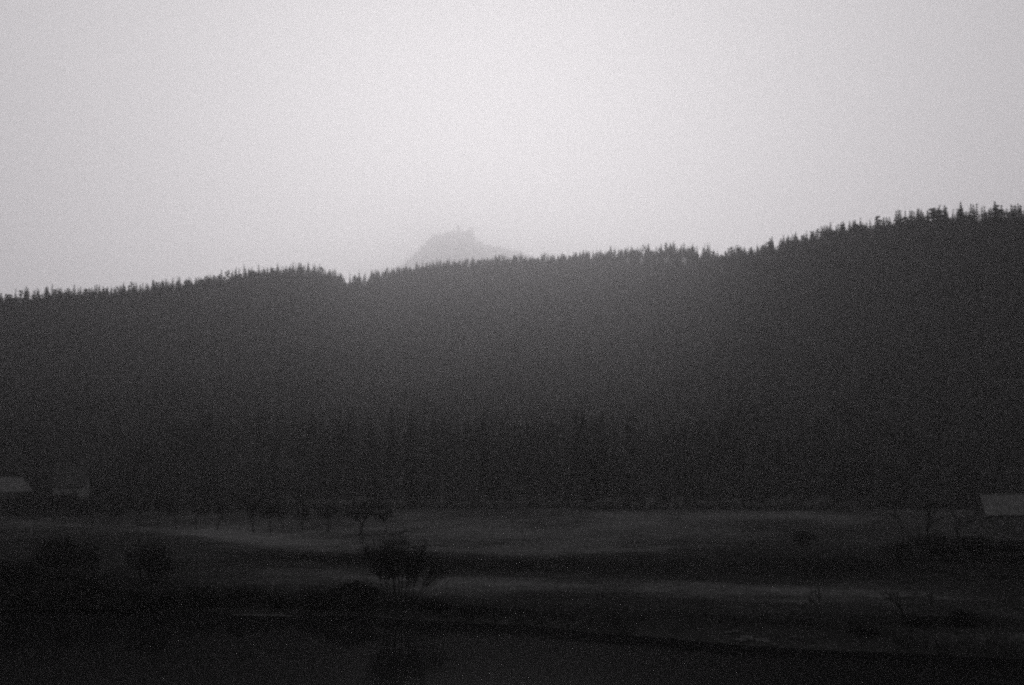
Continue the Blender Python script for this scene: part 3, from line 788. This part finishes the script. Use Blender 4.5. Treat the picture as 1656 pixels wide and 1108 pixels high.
# ------------------------------------------------------------------ grass, reeds, stones, water glint
def tufts(n, sel, hmin, hmax, name, seed, wid=0.05, blades=4):
    g = np.random.default_rng(seed); y = 84 + (260 - 84) * g.random(n * 3) ** 1.25; x = (g.uniform(-60, 1716, n * 3) - 828) / F * y
    k = sel(x, y); x, y = x[k][:n], y[k][:n]; n = len(x)
    z = height(x, y); tn = tone(x, y, z)
    vs = []
    for b_ in range(blades):
        a = g.uniform(0, 6.283, n); hh = g.uniform(hmin, hmax, n); r = g.uniform(0.0, 0.16, n)
        px_, py_ = x + np.cos(a) * r, y + np.sin(a) * r
        sx, sy = -np.sin(a) * wid, np.cos(a) * wid
        tx, ty = px_ + np.cos(a) * hh * 0.45, py_ + np.sin(a) * hh * 0.45
        vs.append(np.stack([np.stack([px_ - sx, py_ - sy, z - 0.03], 1), np.stack([px_ + sx, py_ + sy, z - 0.03], 1), np.stack([tx, ty, z + hh], 1)], 1))
    V = np.concatenate(vs).reshape(-1, 3)
    me = mesh_np(name, V, np.arange(len(V)).reshape(-1, 3), M['grass'])
    a = me.attributes.new('tone', 'FLOAT', 'POINT'); a.data.foreach_set('value', np.repeat(np.tile(tn, blades), 3).astype(np.float32))
    return link(name, me)
o = tufts(60000, lambda x, y: y - shore(x) > 1.0, 0.05, 0.17, 'meadow_grass', 51, 0.03, 4)
tag(o, 'short withered grass over the whole meadow', 'grass', kind='stuff')
o = tufts(9000, lambda x, y: (np.abs(y - shore(x) - 1.2) < 1.6) & ((x < 9) | (x > 24)), 0.35, 1.0, 'bank_sedge', 52, 0.035, 5)
tag(o, 'dark sedge fringe along the river bank', 'sedge', kind='stuff')

g = np.random.default_rng(60)
ST = [rock_mesh(s, 'river stone', M['stone'], 2, 0.14) for s in (11, 12, 13)]
spots = [(q_, s_ * 0.55) for q_, s_ in [(1150, .16), (1166, .2), (1178, .26), (1189, .3), (1199, .44), (1207, .4), (1214, .28), (1223, .3), (1233, .42), (1241, .3), (1252, .24), (1264, .18), (1282, .24), (1296, .2), (1312, .16)]]
for i, (px, s) in enumerate(spots):
    x0 = (px - 828) / F * 92; yy = float(shore(np.array([x0]))[0]) + g.uniform(-0.3, 2.0)
    x0 = (px - 828) / F * yy
    o = link('river_stone', ST[i % 3], None, (x0, yy, max(H(x0, yy), WATER) + s * 0.25)); o.scale = (s * 2.0, s * 1.3, s * 0.6); o.rotation_euler = (0, 0, g.uniform(-0.5, 0.5))
    big = {4: 'largest pale stone at the water edge in the lower right', 8: 'second large pale stone right of the largest one at the water edge'}
    tag(o, big.get(i, 'small pale stone in the cluster along the water edge at lower right'), 'stone', 'pale stones at the water edge')
# added low strip below the bank scrub, standing in for a glint on the river
gx = np.linspace(-22.6, -16.6, 26); pts = []; fc = []
sy = shore(gx) - 1.6
for i, xg in enumerate(gx):
    e = math.sin(math.pi * i / 25) ** 0.6; wd = 0.4 * e + 0.02
    for q, zz_ in ((-1, -0.12), (-.4, 0.10), (.4, 0.12), (1, -0.12)):
        pts.append((xg, sy[i] - 0.03 * i + q * wd + 0.08 * math.sin(xg * 5 + q), WATER + zz_ * max(e, .2)))
for i in range(25):
    for q in range(3):
        b0 = i * 4 + q; fc.append((b0, b0 + 4, b0 + 5, b0 + 1))
tag(link('glint_strip', mesh_np('glint_strip', pts, np.array(fc), M['glint'], True)), kind='structure')

# ------------------------------------------------------------------ haze: even air over the whole valley
bm = bmesh.new(); box(bm, -9500, 9500, -500, 15500, -6, 2680)
hm = bpy.data.materials.new('haze'); hm.use_nodes = True; t = hm.node_tree; t.nodes.clear()
mo = t.nodes.new('ShaderNodeOutputMaterial'); pv = t.nodes.new('ShaderNodeVolumePrincipled')
pv.inputs['Color'].default_value = (0.965, 0.948, 0.97, 1); pv.inputs['Density'].default_value = HAZE_DENSITY; pv.inputs['Anisotropy'].default_value = 0.72
t.links.new(pv.outputs[0], mo.inputs['Volume'])
bmesh.ops.recalc_face_normals(bm, faces=bm.faces)
me = bpy.data.meshes.new('haze'); bm.to_mesh(me); bm.free(); me.materials.append(hm)
tag(link('haze', me), 'pale even haze over the whole valley', 'haze', kind='stuff')
